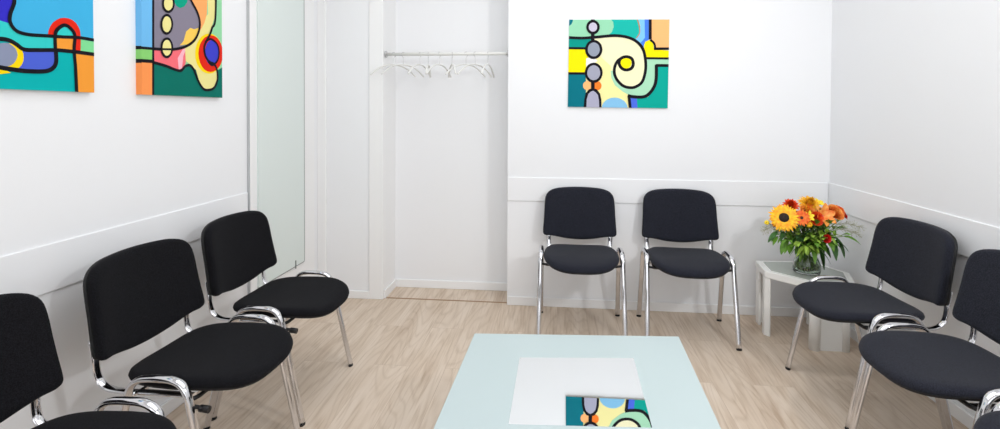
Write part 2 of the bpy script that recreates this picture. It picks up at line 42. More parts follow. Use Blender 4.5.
def floor_mat():
    m = bpy.data.materials.new('oak_laminate'); m.use_nodes = True
    nt = m.node_tree; N = nt.nodes.new; L = nt.links.new; b = nt.nodes['Principled BSDF']
    tc = N('ShaderNodeTexCoord'); mp = N('ShaderNodeMapping'); mp.inputs['Rotation'].default_value = (0, 0, R(90))
    L(tc.outputs['Object'], mp.inputs['Vector'])
    br = N('ShaderNodeTexBrick'); br.inputs['Scale'].default_value = 1; br.inputs['Brick Width'].default_value = 1.28
    br.inputs['Row Height'].default_value = .192; br.inputs['Mortar Size'].default_value = .0012; br.inputs['Mortar Smooth'].default_value = .3
    br.inputs['Color1'].default_value = (0, 0, 0, 1); br.inputs['Color2'].default_value = (1, 1, 1, 1); br.inputs['Mortar'].default_value = (.5, .5, .5, 1)
    br.inputs['Bias'].default_value = 0; br.offset = .37
    L(mp.outputs['Vector'], br.inputs['Vector'])
    # grain: noise stretched along the plank, shifted per plank
    add = N('ShaderNodeVectorMath'); add.operation = 'MULTIPLY_ADD'; add.inputs[1].default_value = (13, 7, 5)
    L(br.outputs['Color'], add.inputs[0]); L(tc.outputs['Object'], add.inputs[2])
    mp2 = N('ShaderNodeMapping'); mp2.inputs['Scale'].default_value = (9, 1.1, 1); L(add.outputs[0], mp2.inputs['Vector'])
    n1 = N('ShaderNodeTexNoise'); n1.inputs['Scale'].default_value = 1; n1.inputs['Detail'].default_value = 6; n1.inputs['Roughness'].default_value = .6; n1.inputs['Distortion'].default_value = 1.2
    L(mp2.outputs['Vector'], n1.inputs['Vector'])
    mp3 = N('ShaderNodeMapping'); mp3.inputs['Scale'].default_value = (90, 4, 1); L(add.outputs[0], mp3.inputs['Vector'])
    n2 = N('ShaderNodeTexNoise'); n2.inputs['Scale'].default_value = 1; n2.inputs['Detail'].default_value = 4; L(mp3.outputs['Vector'], n2.inputs['Vector'])
    # cathedral figure
    mp4 = N('ShaderNodeMapping'); mp4.inputs['Scale'].default_value = (5.5, .75, 1); L(add.outputs[0], mp4.inputs['Vector'])
    n3 = N('ShaderNodeTexNoise'); n3.inputs['Scale'].default_value = 1; n3.inputs['Detail'].default_value = 1; L(mp4.outputs['Vector'], n3.inputs['Vector'])
    ml = N('ShaderNodeMath'); ml.operation = 'MULTIPLY'; ml.inputs[1].default_value = 16; L(n3.outputs['Fac'], ml.inputs[0])
    fr = N('ShaderNodeMath'); fr.operation = 'PINGPONG'; fr.inputs[1].default_value = .5; L(ml.outputs[0], fr.inputs[0])
    rr = N('ShaderNodeMapRange'); rr.inputs[1].default_value = 0; rr.inputs[2].default_value = .22; rr.inputs[3].default_value = 1; rr.inputs[4].default_value = 0; L(fr.outputs[0], rr.inputs[0])
    ramp = N('ShaderNodeValToRGB'); e = ramp.color_ramp.elements
    e[0].position = .28; e[0].color = lin(FL_DK); e[1].position = .62; e[1].color = lin(FL_LT)
    x = ramp.color_ramp.elements.new(.44); x.color = lin(FL_MD)
    L(n1.outputs['Fac'], ramp.inputs['Fac'])
    m1 = N('ShaderNodeMix'); m1.data_type = 'RGBA'; m1.blend_type = 'MULTIPLY'
    r2 = N('ShaderNodeMapRange'); r2.inputs[1].default_value = .52; r2.inputs[2].default_value = .68; r2.inputs[3].default_value = 0; r2.inputs[4].default_value = .38; L(n2.outputs['Fac'], r2.inputs[0])
    L(r2.outputs[0], m1.inputs['Factor']); L(ramp.outputs['Color'], m1.inputs[6]); m1.inputs[7].default_value = (.62, .52, .42, 1)
    m2 = N('ShaderNodeMix'); m2.data_type = 'RGBA'; m2.blend_type = 'MULTIPLY'
    mm = N('ShaderNodeMath'); mm.operation = 'MULTIPLY'; mm.inputs[1].default_value = .22; L(rr.outputs[0], mm.inputs[0])
    L(mm.outputs[0], m2.inputs['Factor']); L(m1.outputs[2], m2.inputs[6]); m2.inputs[7].default_value = (.55, .45, .35, 1)
    # plank tone
    m3 = N('ShaderNodeMix'); m3.data_type = 'RGBA'; m3.blend_type = 'MULTIPLY'
    sp = N('ShaderNodeMath'); sp.operation = 'MULTIPLY'; sp.inputs[1].default_value = .13
    L(br.outputs['Color'], sp.inputs[0]); L(sp.outputs[0], m3.inputs['Factor']); L(m2.outputs[2], m3.inputs[6]); m3.inputs[7].default_value = (.75, .68, .6, 1)
    m4 = N('ShaderNodeMix'); m4.data_type = 'RGBA'; m4.blend_type = 'MULTIPLY'
    mo = N('ShaderNodeMath'); mo.operation = 'MULTIPLY'; mo.inputs[1].default_value = .4; L(br.outputs['Fac'], mo.inputs[0])
    L(mo.outputs[0], m4.inputs['Factor']); L(m3.outputs[2], m4.inputs[6]); m4.inputs[7].default_value = (.5, .4, .32, 1)
    L(m4.outputs[2], b.inputs['Base Color'])
    b.inputs['Roughness'].default_value = .5; b.inputs['Specular IOR Level'].default_value = .3
    return m
FL_DK = (196, 175, 155); FL_MD = (212, 194, 175); FL_LT = (221, 205, 188)

WALL = mat('white_wall_paint', (240, 241, 243), .65, bump=(60, .04))
WOODW = mat('white_lacquer', (241, 242, 244), .4)
TRIM = mat('white_trim', (243, 243, 243), .45)
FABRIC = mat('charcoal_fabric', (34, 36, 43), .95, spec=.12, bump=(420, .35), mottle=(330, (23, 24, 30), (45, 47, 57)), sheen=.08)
FABRIC_SHADED = mat('charcoal_fabric_shaded', (22, 22, 25), .95, spec=.1, bump=(420, .35), mottle=(330, (13, 13, 15), (28, 28, 32)), sheen=.03)  # darker copy of the charcoal fabric: left row's dimmer light put into colour
BLACKP = mat('black_plastic', (16, 16, 18), .5)
CHROME = mat('chrome', (222, 222, 225), .09, 1)
STEEL = mat('satin_steel', (205, 205, 205), .3, 1)
FROST = mat('mint_frosted_glass', (187, 202, 203), .28, spec=.5)
MIRROR = mat('mirror', (240, 243, 244), .012, 1)
DOORG = mat('frosted_door_glass', (222, 231, 228), .25, spec=.4)
DARKEDGE = mat('dark_edge', (120, 126, 124), .5)
HANG = mat('white_plastic', (226, 226, 222), .4)
TABW = mat('table_white', (241, 241, 238), .35)
GLASSG = mat('grey_green_glass', (178, 184, 176), .15)
BRASS = mat('threshold_strip', (160, 128, 96), .45)

# ---------------------------------------------------------------- helpers
def mesh_obj(name, bm, mats, parent=None, smooth=False):
    me = bpy.data.meshes.new(name); bmesh.ops.recalc_face_normals(bm, faces=bm.faces[:])
    bm.to_mesh(me); bm.free()
    for m in (mats if isinstance(mats, (list, tuple)) else [mats]): me.materials.append(m)
    if smooth:
        for p in me.polygons: p.use_smooth = True
    o = bpy.data.objects.new(name, me); COL.objects.link(o)
    if parent: o.parent = parent
    return o
def bevel(o, w, seg=2):
    m = o.modifiers.new('bevel', 'BEVEL'); m.width = w; m.segments = seg; m.limit_method = 'ANGLE'; m.angle_limit = R(40)
    return o
def box(bm, x0, x1, y0, y1, z0, z1, mi=0):
    v = [bm.verts.new(p) for p in ((x0,y0,z0),(x1,y0,z0),(x1,y1,z0),(x0,y1,z0),(x0,y0,z1),(x1,y0,z1),(x1,y1,z1),(x0,y1,z1))]
    for f in ((0,3,2,1),(4,5,6,7),(0,1,5,4),(1,2,6,5),(2,3,7,6),(3,0,4,7)):
        bm.faces.new([v[i] for i in f]).material_index = mi
    return v
def boxobj(name, b, m, parent=None, bev=0):
    bm = bmesh.new(); box(bm, *b); o = mesh_obj(name, bm, m, parent)
    if bev: bevel(o, bev)
    return o
def struct(o):
    o['kind'] = 'structure'; return o
def thing(name, label, cat, loc=(0,0,0), rz=0, group=None):
    o = bpy.data.objects.new(name, None); COL.objects.link(o); o.location = loc; o.rotation_euler = (0,0,rz)
    o.empty_display_size = .05
    return tag(o, label, cat, group)
def tag(o, label, cat, group=None):
    o['label'] = label; o['category'] = cat
    if group: o['group'] = group
    return o
def catmull(pts, n=6, closed=False):
    pts = [Vector(p) for p in pts]; out = []
    N = len(pts); rng = N if closed else N-1
    for i in range(rng):
        if closed: p0,p1,p2,p3 = pts[i-1],pts[i],pts[(i+1)%N],pts[(i+2)%N]
        else: p0,p1,p2,p3 = pts[max(i-1,0)],pts[i],pts[i+1],pts[min(i+2,N-1)]
        for k in range(n):
            t = k/n
            out.append(.5*((2*p1)+(-p0+p2)*t+(2*p0-5*p1+4*p2-p3)*t*t+(-p0+3*p1-3*p2+p3)*t**3))
    if not closed: out.append(pts[-1])
    return out
def sweep(bm, path, ra, rb=None, axis=None, seg=12, cap=True, taper=None, mi=0):
    """tube along path; cross-section half-size ra along `axis`, rb across it"""
    rb = rb or ra; rings = []; path = [Vector(p) for p in path]; prev = None
    for i, p in enumerate(path):
        t = (path[min(i+1, len(path)-1)]-path[max(i-1, 0)]).normalized()
        if axis is not None: a = Vector(axis)
        elif prev is not None: a = prev
        else: a = Vector((0,0,1)) if abs(t.z) < .9 else Vector((1,0,0))
        a = (a-t*a.dot(t)).normalized(); prev = a; b = t.cross(a)
        k = taper(i/(len(path)-1)) if taper else 1
        rings.append([bm.verts.new(p+a*math.cos(2*math.pi*s/seg)*ra*k+b*math.sin(2*math.pi*s/seg)*rb*k) for s in range(seg)])
    for i in range(len(rings)-1):
        for s in range(seg):
            f = bm.faces.new((rings[i][s],rings[i][(s+1)%seg],rings[i+1][(s+1)%seg],rings[i+1][s])); f.smooth = True; f.material_index = mi
    if cap:
        bm.faces.new(rings[0][::-1]).material_index = mi; bm.faces.new(rings[-1]).material_index = mi
def lathe(bm, prof, seg=32, c=(0,0,0), mi=0, cap=False):
    rings = []
    for r, z in prof:
        rings.append([bm.verts.new((c[0]+r*math.cos(2*math.pi*s/seg), c[1]+r*math.sin(2*math.pi*s/seg), c[2]+z)) for s in range(seg)])
    for i in range(len(rings)-1):
        for s in range(seg):
            f = bm.faces.new((rings[i][s],rings[i][(s+1)%seg],rings[i+1][(s+1)%seg],rings[i+1][s])); f.smooth = True; f.material_index = mi
    if cap:
        bm.faces.new(rings[0][::-1]); bm.faces.new(rings[-1])
def cushion(bm, outline, layers, warp, mi=0, inner=(.85,.6,.3)):
    """outline: list of (a,b); layers: (scale-offset, height) from bottom rim to top rim; both sides filled with concentric rings"""
    n = len(outline); ca = sum(p[0] for p in outline)/n; cb = sum(p[1] for p in outline)/n
    rings = []
    def ring(off, h, k=1):
        r = []
        for a, b in outline:
            d = Vector((a-ca, b-cb)); L = d.length; d = d*max(0,(L-off)/L)*k
            r.append(bm.verts.new(warp(ca+d.x, cb+d.y, h)))
        rings.append(r)
    o0, h0 = layers[0]; o1, h1 = layers[-1]
    for k in inner[::-1]: ring(o0, h0, k)
    for o, h in layers: ring(o, h)
    for k in inner: ring(o1, h1, k)
    for i in range(len(rings)-1):
        for s in range(n):
            bm.faces.new((rings[i][s],rings[i][(s+1)%n],rings[i+1][(s+1)%n],rings[i+1][s])).material_index = mi
    for r, h, rev in ((rings[0], h0, True), (rings[-1], h1, False)):
        c = bm.verts.new(warp(ca, cb, h))
        for s in range(n): bm.faces.new((r[s], r[(s+1)%n], c)).material_index = mi

# ---------------------------------------------------------------- room
XL, XR, YB, CEIL, YF = -1.706, 1.756, 3.455, 2.75, -2.3
def sbox(name, *b, m=WALL, parent=None, bev=0):
    o = boxobj(name, b, m, parent, bev)
    if parent is None: struct(o)
    return o
YE = 3.85; AX0, AX1, AY = -1.228, -.345, 3.722
fl = sbox('floor', XL-.1, XR+.1, YF, YE, -.08, 0, m=floor_mat())
sbox('ceiling', XL-.1, XR+.1, YF, YE, CEIL, CEIL+.08)
sbox('wall_left', XL-.1, XL, YF, YE, 0, CEIL)
sbox('wall_right', XR, XR+.1, YF, YE, 0, CEIL)
sbox('wall_back', AX1, XR, YB, YE, 0, CEIL)
sbox('wall_alcove', AX0, AX1, AY, YE, 0, CEIL)
sbox('wall_back_left', XL, -1.33, 3.458, YE, 0, CEIL)
sbox('trim_1', -1.33, AX0, 3.448, YE, 0, CEIL, m=TRIM, bev=.003)       # post at the alcove edge
sbox('trim_2', XL, -1.645, 3.438, 3.458, 0, CEIL, m=TRIM, bev=.003)
# wainscot rails
sbox('trim_3', AX1, XR-.016, YB-.007, YB, .722, .885, m=WOODW, bev=.003)
sbox('trim_4', XR-.007, XR, YF, YB, .722, .885, m=WOODW, bev=.003)
sbox('trim_5', XL, XL+.007, YF, 2.622, .722, .885, m=WOODW, bev=.003)
sbox('baseboard_back', AX1, XR-.014, YB-.010, YB, 0, .060, m=TRIM, bev=.003)
sbox('baseboard_right', XR-.013, XR, YF, YB, 0, .060, m=TRIM, bev=.003)
sbox('baseboard_left', XL, XL+.013, YF, 2.622, 0, .060, m=TRIM, bev=.003)
sbox('baseboard_alcove', AX0, AX1, AY-.012, AY, 0, .060, m=TRIM, bev=.003)
sbox('baseboard_alcove_side', AX0, AX0+.012, 3.47, AY-.012, 0, .060, m=TRIM, bev=.003)
sbox('baseboard_back_left', -1.645, -1.33, 3.446, 3.458, 0, .055, m=TRIM, bev=.003)
sbox('trim_6', AX0, AX1, 3.478, 3.490, 0, .003, m=BRASS)                # floor joint strip at the alcove
# glazed door in the left wall
d = sbox('door_1', XL, XL+.008, 2.65, 3.38, 0, CEIL-.1, m=TRIM, bev=.003)
sbox('door_glass', XL+.008, XL+.018, 2.705, 3.218, .328, 2.35, m=DOORG, parent=d)
sbox('glass_edge', XL+.008, XL+.0185, 3.218, 3.224, .328, 2.35, m=DARKEDGE, parent=d)
sbox('glass_bottom_edge', XL+.008, XL+.0185, 2.705, 3.218, .323, .328, m=DARKEDGE, parent=d)
sbox('glass_clip', XL+.018, XL+.022, 3.10, 3.108, .313, .365, m=DARKEDGE, parent=d)
sbox('door_frame', XL, XL+.018, 2.630, 2.65, 0, CEIL-.1, m=TRIM, parent=d, bev=.003)
sbox('door_frame_gap', XL+.001, XL+.014, 2.624, 2.629, 0, CEIL-.1, m=mat('shadow_gap', (186,188,190), .6), parent=d)

# ---------------------------------------------------------------- paintings
PAL = dict(ink=(22,20,28),cream=(246,240,200),paleyellow=(250,240,168),lightgreen=(152,216,178),teal=(24,184,170),deepteal=(0,116,132),
 skyblue=(128,198,236),blue=(72,128,230),brown=(196,128,84),peach=(255,188,122),mint=(172,224,190),yellow=(255,234,0),darkteal=(0,150,136),
 white=(250,250,246),lightblue=(136,196,234),blue2=(78,112,228),bluegreen=(0,168,152),orange=(255,130,44),lilac=(200,194,214),grey=(148,156,172),
 grey2=(164,166,184),lilac2=(174,174,196),mint2=(150,216,166),cream2=(236,226,150),peach2=(252,172,104),purplegrey=(136,130,146),tealgreen=(0,160,130),
 sand=(250,206,92),greendark=(0,112,98),pink=(244,112,122),lightpink=(250,186,200),yellow2=(252,216,10),red=(226,40,20),royal=(62,66,200),
 skyblue2=(112,186,236),leafgreen=(138,208,116),orange2=(250,152,84),azure=(64,176,224),tealb=(0,176,176),indigo=(52,46,192),turq=(52,204,200),
 orange3=(242,156,56),green3=(128,218,150),midblue=(76,98,208),greyblue=(138,146,172),canvas=(238,238,234))
def clip(poly, w, h):
    def cut(P, ins, inter):
        o = []
        for i in range(len(P)):
            a, b = P[i-1], P[i]
            if ins(b):
                if not ins(a): o.append(inter(a,b))
                o.append(b)
            elif ins(a): o.append(inter(a,b))
        return o
    def ix(v):
        return lambda a,b: (v, a[1]+(b[1]-a[1])*(v-a[0])/(b[0]-a[0]))
    def iy(v):
        return lambda a,b: (a[0]+(b[0]-a[0])*(v-a[1])/(b[1]-a[1]), v)
    for ins, inter in ((lambda p:p[0]>=-w, ix(-w)),(lambda p:p[0]<=w, ix(w)),(lambda p:p[1]>=-h, iy(-h)),(lambda p:p[1]<=h, iy(h))):
        if not poly: break
        poly = cut(poly, ins, inter)
    return poly
def painting(label, art, W, H, loc, rz, tilt=0, sides=(), T=.02):
    bm = bmesh.new(); names = ['canvas']
    box(bm, -W/2, W/2, -T, 0, -H/2, H/2)
    def idx(c):
        if c not in names: names.append(c)
        return names.index(c)
    lvl = 0
    def poly(P, c, y):
        P = clip(P, W/2, H/2)
        Q = []
        for p in P:
            if not Q or (abs(p[0]-Q[-1][0])+abs(p[1]-Q[-1][1])) > 1e-5: Q.append(p)
        if len(Q) > 1 and (abs(Q[0][0]-Q[-1][0])+abs(Q[0][1]-Q[-1][1])) < 1e-5: Q.pop()
        if len(Q) < 3: return
        f = bm.faces.new([bm.verts.new((a, y, b)) for a, b in Q]); f.material_index = idx(c)
    for it in art:
        lvl += 1; y = -T-.00012*lvl
        if it[0] == 'p': poly(it[2], it[1], y)
        else:
            w = it[2]/2; pts = [(a,0,b) for a,b in it[3]]
            closed = it[3][0] == it[3][-1]
            c = catmull(pts[:-1] if closed else pts, 7, closed)
            if closed: c.append(c[0])
            n = len(c); L = []
            for i in range(n):
                if closed: t = c[(i+1)%(n-1)]-c[(i-1) if i else -2]
                else: t = c[min(i+1,n-1)]-c[max(i-1,0)]
                t.normalize(); nn = Vector((-t.z,0,t.x))*w; L.append(((c[i]+nn).x,(c[i]+nn).z,(c[i]-nn).x,(c[i]-nn).z))
            for i in range(n-1):
                a, b = L[i], L[i+1]
                poly([(a[0],a[1]),(b[0],b[1]),(b[2],b[3]),(a[2],a[3])], it[1], y)
    for (z0, z1, c) in sides:       # colours folded round the left side of the canvas
        x = -W/2-.0004
        f = bm.faces.new([bm.verts.new(p) for p in ((x,0,z0),(x,-T-.0055,z0),(x,-T-.0055,z1),(x,0,z1))]); f.material_index = idx(c)
    ms = [mat('paint_'+c, PAL[c], .6, spec=.12) for c in names]
    me = bpy.data.meshes.new('painting'); bm.normal_update(); bm.to_mesh(me); bm.free()
    for m in ms: me.materials.append(m)
    o = bpy.data.objects.new('painting', me); COL.objects.link(o)
    o.location = loc; o.rotation_euler = (0, tilt, rz)
    return tag(o, label, 'painting')
painting('abstract square painting with a black spiral and linked grey ovals on the back wall', ART_BACK, .661, .590, (.396, YB, 1.661), 0, R(.6), T=.011)
painting('abstract painting with red-ringed blue oval and cream egg shapes, nearer the glass door', ART_RIGHT, .498, .59, (XL, 2.143, 1.694), R(90), 0,
         ((-.295,-.167,'orange2'),(-.167,-.151,'ink'),(-.151,-.112,'leafgreen'),(-.112,-.098,'ink'),(-.098,.295,'skyblue2')))
painting('abstract painting with red arch, blue sky area and orange corner, leftmost on the left wall', ART_LEFT, .498, .59, (XL, 1.438, 1.694), R(90))

# ---------------------------------------------------------------- chairs
def superpt(t, a, b, n):
    c, s = math.cos(t), math.sin(t)
    return (a*math.copysign(abs(c)**(2/n), c), b*math.copysign(abs(s)**(2/n), s))
def seat_outline():
    out = []
    for i in range(64):
        t = 2*math.pi*i/64
        x, y = superpt(t, .228, .22 if math.sin(t) > 0 else .235, 4.2 if math.sin(t) > 0 else 2.9)
        y += -.025
        x *= 1-.08*max(0, (y-.0)/.17)
        out.append((x, y))
    return out
def seat_warp(x, y, h):
    z = h + .010*(abs(x)/.22)**2.2
    q = max(0, (-y-.10)/.18); z -= .030*q**1.8
    z += .012*max(0, (y-.08)/.09)**2*0
    return (x, y, z)
def back_outline():
    half = [(0,.320),(.05,.319),(.10,.316),(.15,.310),(.194,.294),(.220,.265),(.229,.22),(.232,.15),(.236,.08),(.239,.035),(.236,.012),(.218,.001),(.185,-.001),(.14,-.009),(.08,-.020),(0,-.025)]
    P = catmull([(a,0,b) for a,b in half]+[(-a,0,b) for a,b in half[-2:0:-1]], 3, True)
    return [(p.x, p.z) for p in P]
def back_warp(a, b, h):
    # h runs to the rear; curved in plan, tilted back
    y = h - .7*a*a; z = b
    th = R(10); return (a, .238+y*math.cos(th)+z*math.sin(th), .516+z*math.cos(th)-y*math.sin(th)*.6)
CH = {}
def make_chair(label, loc, rz, group):
    t = thing('upholstered_chair', label, 'chair', loc, rz, group)
    bm = bmesh.new(); cushion(bm, seat_outline(), [(.012,.436),(.003,.440),(.0,.449),(.004,.460),(.014,.467),(.03,.470)], seat_warp)
    s = mesh_obj('seat', bm, FABRIC, t, True)
    bm = bmesh.new(); cushion(bm, seat_outline(), [(.03,.424),(.014,.428),(.011,.437)], seat_warp)
    o = mesh_obj('seat_shell', bm, BLACKP, t, True)
    bm = bmesh.new(); cushion(bm, back_outline(), [(.022,-.036),(.008,-.033),(.001,-.024),(.0,-.014),(.002,-.004),(.006,0)], back_warp)
    mesh_obj('backrest', bm, FABRIC, t, True)
    bm = bmesh.new(); cushion(bm, back_outline(), [(.004,0.0),(.003,.007),(.009,.014),(.022,.017)], back_warp)
    mesh_obj('backrest_shell', bm, BLACKP, t, True)
    for sx in (-1, 1):
        P = [(.2515,.203,.008),(.249,.178,.11),(.247,.148,.235),(.245,.121,.35),(.244,.102,.43),(.2435,.088,.462),(.243,.064,.480),(.243,.03,.486),(.243,-.01,.487),(.243,-.048,.485),(.243,-.078,.473),(.244,-.098,.447),(.245,-.112,.40),(.247,-.138,.28),(.249,-.168,.145),(.2515,-.198,.008)]
        bm = bmesh.new(); sweep(bm, catmull([(sx*x,y,z) for x,y,z in P], 4), .015, .0105, (1,0,0), 14)
        fr = mesh_obj('side_frame', bm, CHROME, t)
        for yy in (.203, -.198):
            bm = bmesh.new(); d = 1 if yy > 0 else -1
            sweep(bm, [(sx*.2516, yy+d*.0005, 0), (sx*.2515, yy, .007)], .0156, .0112, (1,0,0), 14)
            mesh_obj('foot_cap', bm, BLACKP, fr)
        bm = bmesh.new()
        sweep(bm, catmull([(sx*.200,-.11,.415),(sx*.200,.0,.416),(sx*.200,.13,.415),(sx*.200,.185,.420),(sx*.200,.218,.440),(sx*.202,.230,.475),(sx*.203,.234,.52),(sx*.203,.244,.58)], 5), .0150, .0065, (1,0,0), 12)
        mesh_obj('back_support', bm, CHROME, t)
    for yy in (-.108, .102):
        bm = bmesh.new(); sweep(bm, [(-.243,yy,.424),(-.2,yy,.416),(.2,yy,.416),(.243,yy,.424)], .007, .007, (0,0,1), 12)
        mesh_obj('crossbar', bm, BLACKP if yy < 0 else CHROME, t)
    bm = bmesh.new(); sweep(bm, [(-.232,-.135,.395),(-.232,-.165,.392)], .011, .011, None, 12)
    sweep(bm, [(-.232,-.10,.401),(-.232,-.14,.396)], .006, .006, None, 10)
    mesh_obj('row_connector', bm, BLACKP, t)
    return t
def copy_tree(o, parent=None, skip=None):
    c = o.copy(); COL.objects.link(c)
    if parent: c.parent = parent
    for ch in list(o.children):
        if not (skip and ch.name.startswith(skip)): copy_tree(ch, c)
    return c
LX, RX = -1.278, 1.437
GL, GB, GR = 'chairs along the left wall', 'chairs against the back wall', 'chairs along the right wall'
spots = [
 ('black fabric chair beside the glass door, farthest of the left wall row', (LX+.004,2.282,0), R(90), GL),
 ('black fabric chair in the middle of the left wall row', (LX+.022,1.712,0), R(90), GL),
 ('black fabric chair cut off by the photo edge, nearest of the left wall row', (LX+.032,1.104,0), R(90), GL),
 ('black fabric chair with chrome frame against the back wall, nearer the coat alcove', (.143,3.136,0), R(0), GB),
 ('black fabric chair with chrome frame against the back wall, nearer the corner table with flowers', (.777,3.136,0), R(-2), GB),
 ('black fabric chair next to the corner table, farthest of the right wall row', (RX-.024,2.500,0), R(-87), GR),
 ('black fabric chair in the middle of the right wall row, its whole seat in view', (RX-.038,1.915,0), R(-88), GR),
 ('black fabric chair cut off by the photo edge, nearest of the right wall row', (RX-.035,1.375,0), R(-90), GR),
]
first = None
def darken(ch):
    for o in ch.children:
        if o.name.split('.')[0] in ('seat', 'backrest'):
            o.material_slots[0].link = 'OBJECT'; o.material_slots[0].material = FABRIC_SHADED
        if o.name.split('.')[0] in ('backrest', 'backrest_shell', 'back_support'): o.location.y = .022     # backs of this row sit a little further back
for lab, loc, rz, g in spots:
    if first is None: first = make_chair(lab, loc, rz, g)
    else:
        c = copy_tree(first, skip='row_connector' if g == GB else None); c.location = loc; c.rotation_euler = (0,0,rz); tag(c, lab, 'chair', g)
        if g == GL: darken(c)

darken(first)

# ---------------------------------------------------------------- glass coffee table
t = thing('coffee_table', 'low square coffee table with mint frosted glass top and mirrored centre panel', 'table', (.075, 1.750, 0), 0)
t.rotation_euler.z = 0
def quadbox(bm, Q, z0, z1):
    a = [bm.verts.new((x-.075,y-1.750,z0)) for x,y in Q]; b = [bm.verts.new((x-.075,y-1.750,z1)) for x,y in Q]
    bm.faces.new(a[::-1]); bm.faces.new(b)
    for i in range(4): bm.faces.new((a[i],a[(i+1)%4],b[(i+1)%4],b[i]))
bm = bmesh.new(); quadbox(bm, [(-.375,1.31),(.492,1.335),(.520,2.207),(-.355,2.143)], .368, .378)
bevel(mesh_obj('table_top', bm, FROST, t), .003)
bm = bmesh.new(); quadbox(bm, [(-.146,1.524),(.290,1.553),(.299,1.990),(-.144,1.946)], .378, .3795); mesh_obj('mirror_panel', bm, MIRROR, t)
W, D0, D1 = .42, -.40, .38
for sx in (-1,1):
    for y in (D0+.03, D1-.03):
        bm = bmesh.new(); box(bm, sx*(W-.06)-.02, sx*(W-.06)+.02, y-.02, y+.02, 0, .34)
        bevel(mesh_obj('leg', bm, STEEL, t), .004)
bm = bmesh.new()
for y in (D0+.03, D1-.03): box(bm, -W+.04, W-.04, y-.015, y+.015, .34, .368)
for sx in (-1,1): box(bm, sx*(W-.06)-.015, sx*(W-.06)+.015, D0+.045, D1-.045, .34, .368)
mesh_obj('frame', bm, STEEL, t)

# ---------------------------------------------------------------- corner table
t = thing('corner_table', 'white five-sided corner side table with a grey-green glass inset top', 'table', (0,0,0))
TZ = .391
def prism(bm, P, z0, z1):
    a = [bm.verts.new((x,y,z0)) for x,y in P]; b = [bm.verts.new((x,y,z1)) for x,y in P]; n = len(P)
    bm.faces.new(a[::-1]); bm.faces.new(b)
    for i in range(n): bm.faces.new((a[i],a[(i+1)%n],b[(i+1)%n],b[i]))
def shrink(P, k):
    cx = sum(p[0] for p in P)/len(P); cy = sum(p[1] for p in P)/len(P)
    return [(cx+(x-cx)*k, cy+(y-cy)*k) for x,y in P]
PT = [(1.236,3.140),(1.417,2.950),(1.650,2.955),(1.722,3.15),(1.62,3.372),(1.262,3.350)]
bm = bmesh.new(); prism(bm, PT, TZ-.042, TZ); bevel(mesh_obj('table_top', bm, TABW, t), .005, 3)
bm = bmesh.new(); prism(bm, shrink(PT,.84), TZ, TZ+.003); mesh_obj('glass_inset', bm, GLASSG, t)
bm = bmesh.new(); prism(bm, [(1.238,3.146),(1.262,3.122),(1.272,3.132),(1.254,3.160),(1.254,3.185),(1.242,3.185)], 0, TZ-.042); bevel(mesh_obj('leg', bm, TABW, t), .003)
bm = bmesh.new(); prism(bm, [(1.262,3.29),(1.278,3.29),(1.278,3.33),(1.32,3.333),(1.32,3.348),(1.265,3.346)], 0, TZ-.042); bevel(mesh_obj('leg', bm, TABW, t), .003)
bm = bmesh.new(); box(bm, 1.46, 1.60, 2.972, 2.988, 0, TZ-.042)
for cx, r in ((1.452,.030),(1.612,.026)):
    sweep(bm, [(cx,2.988,0),(cx,2.988,TZ-.042)], r, r, (1,0,0), 20)
mesh_obj('front_panel', bm, TABW, t)
bm = bmesh.new(); prism(bm, [(1.60,3.35),(1.575,3.35),(1.575,3.33),(1.60,3.33),(1.65,3.23),(1.67,3.24)], 0, TZ-.042); bevel(mesh_obj('leg', bm, TABW, t), .003)

# ---------------------------------------------------------------- vase and flowers
VX, VY, VZ = 1.470, 3.128, TZ+.003
v = thing('glass_vase', 'squat clear glass vase of flower stems on the corner table', 'vase', (VX,VY,VZ)); v.scale = (.92,.92,1)
gl = mat('clear_glass', (238,244,240), .02, trans=1, ior=1.45)
wt = mat('water', (214,226,214), .02, trans=1, ior=1.33)
bm = bmesh.new()
lathe(bm, [(.001,0),(.070,0),(.078,.006),(.080,.025),(.077,.055),(.066,.085),(.053,.108),(.048,.122),(.050,.140),(.054,.148),(.051,.148),(.046,.138),(.045,.122),(.050,.107),(.063,.083),(.074,.054),(.077,.025),(.074,.010),(.001,.008)], 40)
mesh_obj('glass_body', bm, gl, v)
bm = bmesh.new(); lathe(bm, [(.001,.0085),(.0735,.0105),(.0763,.025),(.0733,.054),(.0623,.0825),(.055,.096),(.001,.096)], 40)
mesh_obj('water', bm, wt, v)
random.seed(4)
GREEN = [mat('leaf_%s'%n, c, .5, mottle=(22, tuple(int(x*.7) for x in c), c)) for n, c in (('mid',(112,164,52)),('dark',(54,104,36)),('bright',(168,206,80)),('deep',(36,74,30)),('pale',(196,212,130)))]
STEM = mat('green_stem', (140,164,84), .5)
NECK = Vector((VX,VY,VZ+.135))
def bq(p):      # bouquet layout about the vase
    return Vector((VX+(p[0]-1.42), VY+(p[1]-3.48)*.9, VZ+(p[2]-.411)*1.03))
def stem_path(head):
    d = head-NECK; a = math.atan2(d.y, d.x)+math.pi+random.uniform(-.6,.6)
    r = random.uniform(.02,.060); base = Vector((VX+r*math.cos(a), VY+r*math.sin(a), VZ+.016+random.uniform(0,.02)))
    nk = NECK+Vector((d.x*.10+random.uniform(-.012,.012), d.y*.10+random.uniform(-.012,.012), 0))
    o = nk-Vector((VX,VY,nk.z)); 
    if o.length > .028: nk = Vector((VX,VY,nk.z))+o.normalized()*.028
    m = base.lerp(nk,.5)+Vector((random.uniform(-.01,.01),0,0)); mid = nk+(head-nk)*.5+Vector((0,0,.02))
    return catmull([base, m, nk, mid, head], 6)
